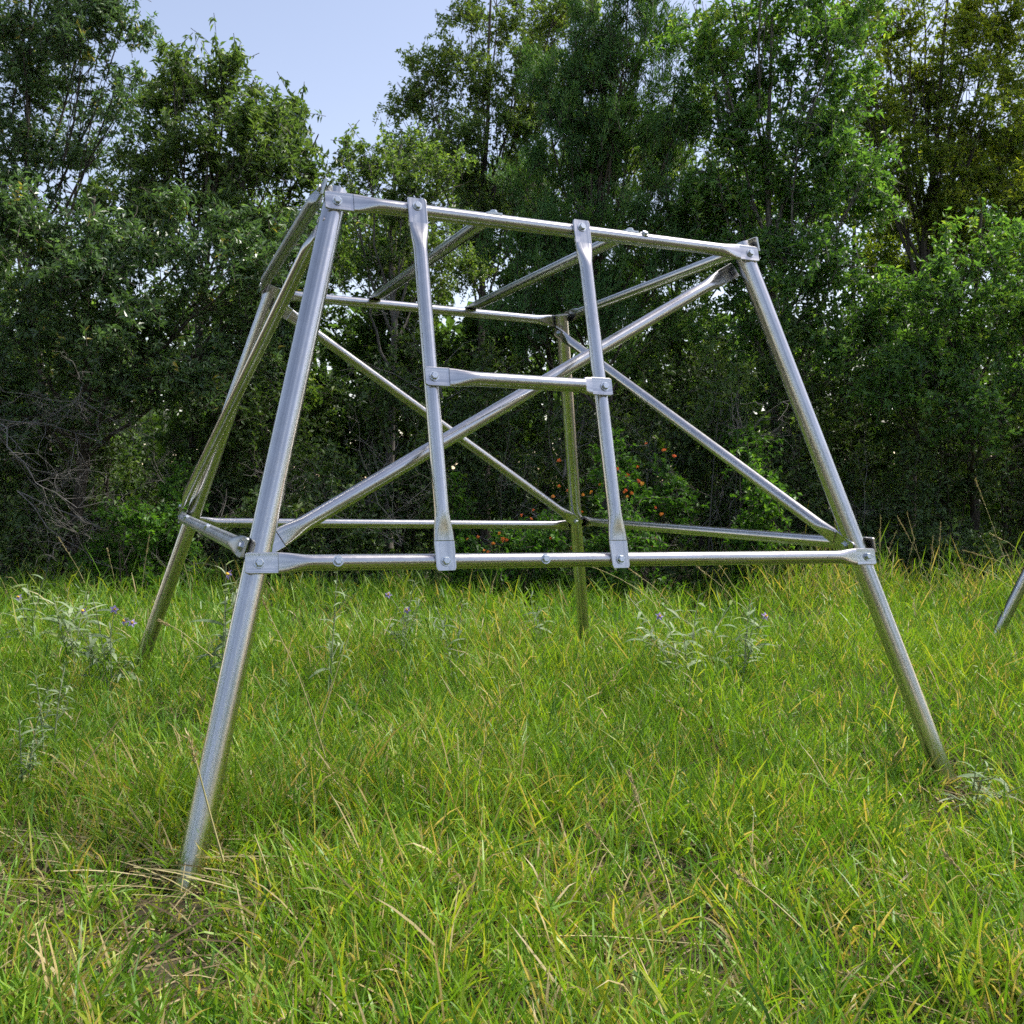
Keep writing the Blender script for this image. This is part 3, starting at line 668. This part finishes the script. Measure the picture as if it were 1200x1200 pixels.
# ------------------------------------------------------------------ silverleaf weeds with violet flowers
def weed_leaf_mesh():
    n = 7; V, F = [], []
    for i in range(n):
        s = i/(n-1); w = .42*math.sin(PI*min(1, .12+s*.88))**.8*(1+.12*math.sin(s*19)) if i < n-1 else .0
        z = .10*math.sin(s*PI*.7)-.28*s*s
        V += [(s, w*.19, z+.03*abs(w)), (s, 0, z), (s, -w*.19, z+.03*abs(w))]
    for i in range(n-1):
        for j in (0, 1): F.append((3*i+j, 3*i+j+1, 3*i+j+4, 3*i+j+3))
    me = bpy.data.meshes.new('weed_leaf'); me.from_pydata(V, [], F); me.polygons.foreach_set('use_smooth', [True]*len(F)); me.materials.append(MAT['silver'])
    return me
WL = weed_leaf_mesh()
def star_flower_mesh():
    V, F = [(0, 0, 0)], []
    for i in range(10):
        r = 1 if i % 2 == 0 else .5; th = PI*i/5
        V.append((r*math.cos(th), r*math.sin(th), -.18*r if i % 2 == 0 else .06))
    for i in range(10): F.append((0, 1+i, 1+(i+1) % 10))
    me = bpy.data.meshes.new('star_flower'); me.from_pydata(V, [], F); me.materials.append(MAT['purple'])
    return me
SF = star_flower_mesh()
def anther_mesh():
    V, F = [], []
    for k in range(5):
        a = 2*PI*k/5; b = len(V); cx, cy = .14*math.cos(a), .14*math.sin(a)
        for z, r in ((.0, .10), (.5, .07)):
            for i in range(5): V.append((cx+r*math.cos(2*PI*i/5), cy+r*math.sin(2*PI*i/5), z))
        for i in range(5): F.append((b+i, b+(i+1) % 5, b+5+(i+1) % 5, b+5+i))
        F.append(tuple(range(b+5, b+10)))
    me = bpy.data.meshes.new('anthers'); me.from_pydata(V, [], F); me.materials.append(MAT['yellow'])
    return me
AN = anther_mesh()
def frame_matrix(p, d, roll_up, sc):
    x = Vector(d).normalized(); z = Vector(roll_up); y = z.cross(x)
    if y.length < 1e-3: y = Vector((0, 1, 0)).cross(x)
    y.normalize(); z = x.cross(y)
    m = Matrix(((x.x, y.x, z.x, p[0]), (x.y, y.y, z.y, p[1]), (x.z, y.z, z.z, p[2]), (0, 0, 0, 1)))
    return m @ Matrix.Diagonal((sc[0], sc[1], sc[2], 1))
def weed(label, u, vtop, Y, stems=3, spread=.06, nleaf=12, flowers=(), leaf=.085, lean=(0, 0), flower_r=.019):
    top = at(u, vtop-13, Y); b = np.array([top[0]-lean[0], Y-lean[1], 0.0]); b[2] = float(gz(b[0], b[1]))
    root = empty('silverleaf_weed', b); H = top[2]-b[2]
    pl, rr = [], []
    for k in range(stems):
        tip = np.array([lean[0]+rng.normal(0, spread), lean[1]+rng.normal(0, spread), H*rng.uniform(.72, 1.0) if k else H])
        st = np.array([rng.normal(0, .01), rng.normal(0, .01), -.02])
        q = bezier(st, np.array([st[0]*.5+tip[0]*.3, tip[1]*.3, tip[2]*.6]), tip, 7); pl.append(q); rr.append(np.linspace(.0028, .0013, 7))
        for bq in range(2):
            o_ = q[rng.integers(2, 5)]; a = rng.uniform(0, 2*PI); e_ = o_+np.array([math.cos(a)*spread, math.sin(a)*spread, H*rng.uniform(.10, .26)])
            e_[2] = min(e_[2], H*.97)
            bl = bezier(o_, (o_+e_)/2+np.array([math.cos(a), math.sin(a), 0])*.02, e_, 7); pl.append(bl); rr.append(np.linspace(.0018, .001, 7))
            for j in range(int(nleaf*.6)):
                p = bl[min(6, 2+j % 5)]; a2 = rng.uniform(0, 2*PI); el = rng.uniform(-.3, .7); Ls = 1.05*leaf*rng.uniform(.6, 1.2)
                lf = link('leaf', WL, None, root)
                lf.matrix_local = frame_matrix(p, (math.cos(a2)*math.cos(el), math.sin(a2)*math.cos(el), math.sin(el)), (rng.normal(0, .3), rng.normal(0, .3), 1), (Ls, Ls*rng.uniform(.7, 1.1), Ls*rng.uniform(.4, 1.7)))
        nl = int(nleaf*1.15)
        for j in range(nl):
            s = .28+.74*(j+.5)/nl; x = min(s, .999)*6; i = int(x); p = q[i]*(1-(x-i))+q[min(i+1, 6)]*(x-i)
            a = 2.4*j+rng.uniform(0, 1)+k*1.3
            el = rng.uniform(-.1, .55)+.5*max(0, s-.75)*4*.6
            d = (math.cos(a)*math.cos(el), math.sin(a)*math.cos(el), math.sin(el))
            Ls = 1.3*leaf*rng.uniform(.65, 1.25)*(1-.45*max(0, s-.7)/.3)
            lf = link('leaf', WL, None, root)
            lf.matrix_local = frame_matrix(p, d, (rng.normal(0, .25), rng.normal(0, .25), 1), (Ls, Ls*rng.uniform(.8, 1.2), Ls*rng.uniform(.5, 1.5)))
    for (fu, fv) in flowers:
        p = at(fu, fv, Y-.04)-b; near = min(pl, key=lambda q: np.linalg.norm(q[-1]-p))
        pl.append(bezier(near[5], (near[5]+p)/2+np.array([0, 0, .015]), p, 7)); rr.append(np.full(7, .0014))
        nrm = unit(np.array([rng.normal(0, .5), -1.0, rng.uniform(.2, .9)]))
        f = link('flower', SF, None, root)
        f.matrix_local = Matrix.Translation(Vector(p)) @ Vector(nrm).to_track_quat('Z', 'Y').to_matrix().to_4x4() @ Matrix.Diagonal((flower_r, flower_r, flower_r, 1))
        link('flower_centre', AN, None, f)
    tm = tubes_mesh('stem', [(np.array(pl), np.array(rr), 5)])
    link('stem', tm, MAT['silver_stem'], root)
    return tag(root, label, 'weed', 'silverleaf weeds in the grass')
weed('silvery weed with one violet flower at the far left edge', 32, 690, 4.03, 2, .05, 9, [(22, 700)])
weed('silvery weed with one violet flower, second from the left edge', 85, 708, 3.70, 3, .05, 9, [(98, 716)], leaf=.085)
weed('silvery weed with three violet flowers beside the left back leg', 130, 712, 3.47, 3, .06, 10, [(134, 714), (155, 730), (146, 728)], leaf=.085)
weed('silvery flowering weed just behind the near left leg', 262, 672, 3.08, 3, .05, 10, [(268, 673)], leaf=.075)
weed('pale flowering weed in the middle, right of the near left leg', 470, 692, 4.03, 3, .07, 9, [(455, 697), (477, 715)], leaf=.06)
weed('small pale weed without flowers close to the middle flowering one', 535, 722, 3.92, 2, .05, 8, leaf=.06)
weed('small pale weed standing left of the rear leg', 632, 712, 4.14, 2, .05, 8, leaf=.06)
weed('drooping pale weed between the near left leg and the middle weeds', 385, 680, 3.36, 2, .05, 7, leaf=.06)
weed('large bushy silvery weed with one violet flower right of centre', 805, 712, 3.60, 6, .15, 8, [(773, 722)], leaf=.07)
weed('slender silvery weed with a violet flower, right of the large bushy one', 872, 714, 3.60, 3, .06, 9, [(897, 722)], leaf=.065)
weed('silvery weed sprawling low at the foot of the right leg', 1165, 905, 2.36, 3, .07, 7, leaf=.05, lean=(.05, 0))
weed('wispy upright silvery weed low in the grass at the left', 58, 800, 2.5, 2, .03, 16, leaf=.035)
weed('short wispy silvery sprig at the left margin', 28, 840, 2.3, 2, .02, 14, leaf=.03)

# ------------------------------------------------------------------ tall seed stalks
def stalk(label, pts, Y0, Y1, head=True, group=None, r=.0016):
    P = np.array([at(u, v, Y0+(Y1-Y0)*i/(len(pts)-1)) for i, (u, v) in enumerate(pts)])
    b = P[0].copy(); k = 9
    s = np.linspace(0, len(P)-1, k); q = np.stack([np.interp(s, np.arange(len(P)), P[:, j]) for j in range(3)], 1)
    q[1:-1] = (q[:-2]+2*q[1:-1]+q[2:])/4
    q = q-b; root = empty('seed_stalk', b)
    link('stem', tubes_mesh('stem', [(q[None], np.linspace(r, r*.45, k)[None], 4)]), MAT_STALK, root)
    if head:
        n = 46; f = rng.uniform(.72, 1.0, n)*(k-1); i = np.minimum(f.astype(int), k-2); p = q[i]*(1-(f-i))[:, None]+q[i+1]*(f-i)[:, None]
        d = unit(q[-1]-q[-3])[None]+rng.normal(0, .32, (n, 3))
        me = leaves('seed_head', p, d, rand_unit(n), rng.uniform(.010, .018, n), rng.uniform(.002, .0035, n), rng.uniform(.3, 1, n), False)
        link('seed_head', me, MAT['straw'], root)
    return tag(root, label, 'grass stalk', group)
MAT_STALK = plain_mat('stalk', (.30, .28, .12), (.46, .40, .2), 9, .8, 0)
stalk('dry tan stalk rising in the right foreground grass', [(800, 1095), (775, 1010), (752, 950), (738, 908)], 1.75, 1.85, r=.0024)
stalk('pale straw stalk leaning across the foot of the near left leg', [(262, 1010), (245, 950), (232, 900), (221, 862)], 1.75, 1.7, r=.0022)
stalk('short reddish dry stalk just right of the near left leg foot', [(318, 1045), (310, 1010), (298, 978)], 1.8, 1.8, False, r=.0025)
stalk('pale dry stalk leaning left low in the right foreground', [(940, 1088), (905, 1055), (862, 1022)], 1.62, 1.66, r=.002)
stalk('tan stalk near the right edge, below the right foot', [(1178, 1105), (1142, 1040), (1108, 1000)], 1.72, 1.8, r=.002)
stalk('straw stalk lying almost flat across the centre foreground', [(600, 1098), (700, 1096), (790, 1104), (880, 1112)], 1.58, 1.58, False, r=.0018)
stalk('short straw stalk left of the tan foreground stalk', [(735, 1030), (715, 1000), (690, 968)], 1.85, 1.85, r=.0018)
stalk('thin bleached stalk upright in the left foreground', [(300, 1180), (292, 1120), (300, 1060)], 1.5, 1.5, False, r=.0017)
stalk('tan bent stalk low at the bottom right', [(1090, 1190), (1040, 1150), (985, 1140)], 1.45, 1.48, r=.002)
stalk('tall stalk arching left behind the near left leg', [(385, 900), (355, 800), (315, 720), (303, 690)], 2.3, 2.3)
stalk('long stalk curving up beside the first upright base', [(375, 850), (400, 770), (425, 700)], 2.6, 2.7, False)
stalk('thin stalk leaning left at the back left leg', [(250, 770), (210, 738), (188, 728)], 2.9, 2.9)
for pts in ([(790, 730), (750, 690), (700, 665), (640, 648)], [(800, 728), (770, 690), (735, 665)], [(870, 720), (850, 690), (812, 660)], [(880, 720), (855, 680), (835, 650)]):
    stalk('pale arching seed stalk behind the middle rail, right of the rear leg', pts, 4.6, 4.7, group='arching stalks behind the middle rail')
for pts in ([(1190, 690), (1165, 620), (1143, 562)], [(1210, 700), (1180, 660), (1130, 645)], [(1205, 700), (1160, 672), (1128, 660)], [(1215, 690), (1190, 640), (1160, 625)]):
    stalk('pale seed stalk fanning out at the right edge by the trees', pts, 5.2, 5.2, group='seed stalks at the right edge')
for i in range(26):
    u = rng.choice([rng.uniform(850, 1110), rng.uniform(40, 300), rng.uniform(950, 1100)]); v = rng.uniform(600, 650)
    du = rng.uniform(-45, 45)
    stalk('thin wild seed stalk standing at the edge of the trees', [(u, 705), (u+du*.4, (705+v)/2), (u+du, v)], 5.9, 5.9, group='thin stalks along the tree line')

# ------------------------------------------------------------------ grass
def dens_field(x, y, s=0.0):
    P = np.stack([x, y, np.full_like(x, s)], 1)
    return noise3(P, 1.6, 2.0+s)*.6+noise3(P, 4.1, 5.0+s)*.4
def sample_ground(n, y0, y1, margin=.7):
    out = []
    tot = 0
    while tot < n:
        y = rng.uniform(y0, y1, n*2); x = rng.uniform(-1, 1, n*2)*(y1*.56+margin)
        k = np.abs(x) < y*.56+margin
        out.append(np.stack([x[k], y[k]], 1)); tot += k.sum()
    return np.concatenate(out)[:n]
def tillers(n, y0, y1, hmin, hmax, m, lean, wmul, lmul, dry=.05, per=12, tr=.055, yel=0.0, region=None, cover=.55):
    nc = n//per
    cxy = sample_ground(nc, y0, y1) if region is None else np.stack([rng.uniform(region[0], region[1], nc), rng.uniform(y0, y1, nc)], 1)
    keep = rng.uniform(-1, 1, nc)*.55 < dens_field(cxy[:, 0]*1.5, cxy[:, 1]*1.5)*1.5+cover; cxy = cxy[keep]; nc = len(cxy)
    cxy = np.repeat(cxy, per, 0); n = len(cxy)
    ch = np.repeat(rng.normal(0, .2, nc), per); ct = np.repeat(rng.normal(0, .10, nc), per)
    o = rng.normal(0, 1, (n, 2))*tr*rng.choice([1, 1, 2.2], (n, 1)); xy = cxy+o
    ok = np.ones(n, bool)
    for k_ in 'AB':                             # no tufts right in front of the two front feet
        sx = FOOT[k_][0]/FOOT[k_][1]; ok &= np.hypot(xy[:, 0]-sx*xy[:, 1], (xy[:, 1]-FOOT[k_][1]+.06)*.7) > .04
    xy, o, ch, ct = xy[ok], o[ok], ch[ok], ct[ok]; n = len(xy)
    hf = dens_field(xy[:, 0], xy[:, 1], 9.0)
    z = gz(xy[:, 0], xy[:, 1]); B = np.stack([xy[:, 0], xy[:, 1], z-.005], 1)
    H = (hmin+(hmax-hmin)*rng.beta(1.6, 2.0, n))*np.clip(1+.62*hf+ch, .35, 1.9)
    ff = np.ones(n)
    for k_ in 'AB':                             # trodden short around the two front feet
        sx = FOOT[k_][0]/FOOT[k_][1]; dd = np.hypot(xy[:, 0]-sx*xy[:, 1], (xy[:, 1]-FOOT[k_][1]*.97+.17)*.55); fk = 1-.72*np.exp(-(dd/.15)**2); H *= fk; ff = ff*fk
    la = np.arctan2(o[:, 1], o[:, 0])+rng.normal(0, .7, n)
    lt = np.abs(rng.normal(0, lean*.6, n))+lean*np.minimum(1.6, np.hypot(o[:, 0], o[:, 1])/tr)*.6
    d = np.stack([np.cos(la)*np.sin(lt), np.sin(la)*np.sin(lt), np.cos(lt)], 1)
    hf = hf+yel+ct*4
    td = np.where(rng.random(n) < dry, rng.uniform(.92, 1, n), np.clip(rng.normal(.46, .17, n)+.20*hf, 0, .9))
    bend = rng.uniform(.02, .22, n)
    parts = [blades(B, d, H, rng.uniform(.0018, .0028, n)*wmul, bend, np.clip(td+.05, 0, 1), 3)]
    az = rng.uniform(0, 2*PI, n)
    for j in range(m):
        s = (.12+.86*(j+rng.uniform(.1, .9, n))/m)
        p = B+d*(H*s)[:, None]; p[:, 2] -= bend*H*s**2
        a = az+PI*j+rng.normal(0, .5, n); el = rng.uniform(.35, .95, n)
        e = np.stack([np.cos(a)*np.sin(el), np.sin(a)*np.sin(el), np.cos(el)], 1)*.9+d*.35
        L = rng.uniform(.05, .145, n)*lmul*(.65+.5*H/hmax)*ff
        t = np.where(rng.random(n) < .05, rng.uniform(.9, 1, n), np.clip(td+rng.normal(0, .1, n), 0, 1))
        parts.append(blades(p, e, L, rng.uniform(.0030, .0056, n)*wmul, rng.uniform(.05, .55, n), t, 3 if y0 < 1.5 else 2))
    return parts
def build_grass():
    parts = []
    parts += tillers(12000, 1.0, 2.3, .04, .14, 6, .80, .92, 1.15, .17, 22, .055, .38, None, -.04)
    parts += tillers(12500, 2.1, 3.4, .05, .19, 6, .55, .88, 1.1, .09, 16, .06, .25, None, .15)
    parts += tillers(12500, 3.2, 5.0, .08, .25, 5, .34, .95, 1.15, .03, 12, .07, .3, None, .45)
    parts += tillers(8000, 4.8, 7.2, .08, .21, 4, .24, 1.5, 1.4, .02, 10, .08, 0)
    parts += tillers(1300, 6.0, 7.2, .22, .48, 4, .25, 1.1, 1.7, .25, 9, .09, .3, (1.6, 4.4))
    parts += tillers(500, 6.3, 7.2, .18, .36, 4, .25, 1.1, 1.7, .1, 9, .09, 0, (-4.4, 1.6))
    tag(link('grass', merge_blades('grass', parts), MAT['grass']), 'long lush green grass covering the clearing', 'grass', kind='stuff')
    # thatch: dry blades lying between the stems
    n = 16000; xy = sample_ground(n, 1.0, 3.4); z = gz(xy[:, 0], xy[:, 1])+rng.uniform(.002, .05, n)
    P = np.stack([xy[:, 0], xy[:, 1], z], 1); a = rng.uniform(0, 2*PI, n)
    d = np.stack([np.cos(a), np.sin(a), rng.normal(.05, .16, n)], 1)
    th = blades(P, d, rng.uniform(.05, .2, n), rng.uniform(.0018, .004, n), rng.uniform(0, .25, n), rng.uniform(0, 1, n), 2)
    tag(link('dry_thatch', merge_blades('dry_thatch', [th]), MAT['thatch']), 'brown dry thatch lying between the grass stems', 'thatch', kind='stuff')
    # flattened straw lying left and right of the near left leg
    n = 150; u = rng.uniform(-120, 400, n); v = 1000+rng.normal(0, 26, n)+np.where(u > 250, (u-250)*.12, 0)
    P = []
    for a_, b_ in zip(u, v):
        p = at(a_, b_, 2.0); q = np.array([0, 0, CAM_H]); k = (CAM_H-rng.uniform(.03, .09))/(CAM_H-p[2]); P.append(q+(p-q)*k)
    P = np.array(P); an = rng.normal(-.1, .32, n)
    d = np.stack([np.cos(an), np.sin(an), rng.normal(.0, .05, n)], 1)
    st = blades(P, d, rng.uniform(.10, .36, n), rng.uniform(.0016, .003, n), rng.uniform(-.05, .3, n), rng.uniform(.2, 1, n), 4)
    tag(link('flattened_straw', merge_blades('flattened_straw', [st]), MAT['straw']), 'flattened pale straw lying across the near left leg', 'straw', kind='stuff')
build_grass()
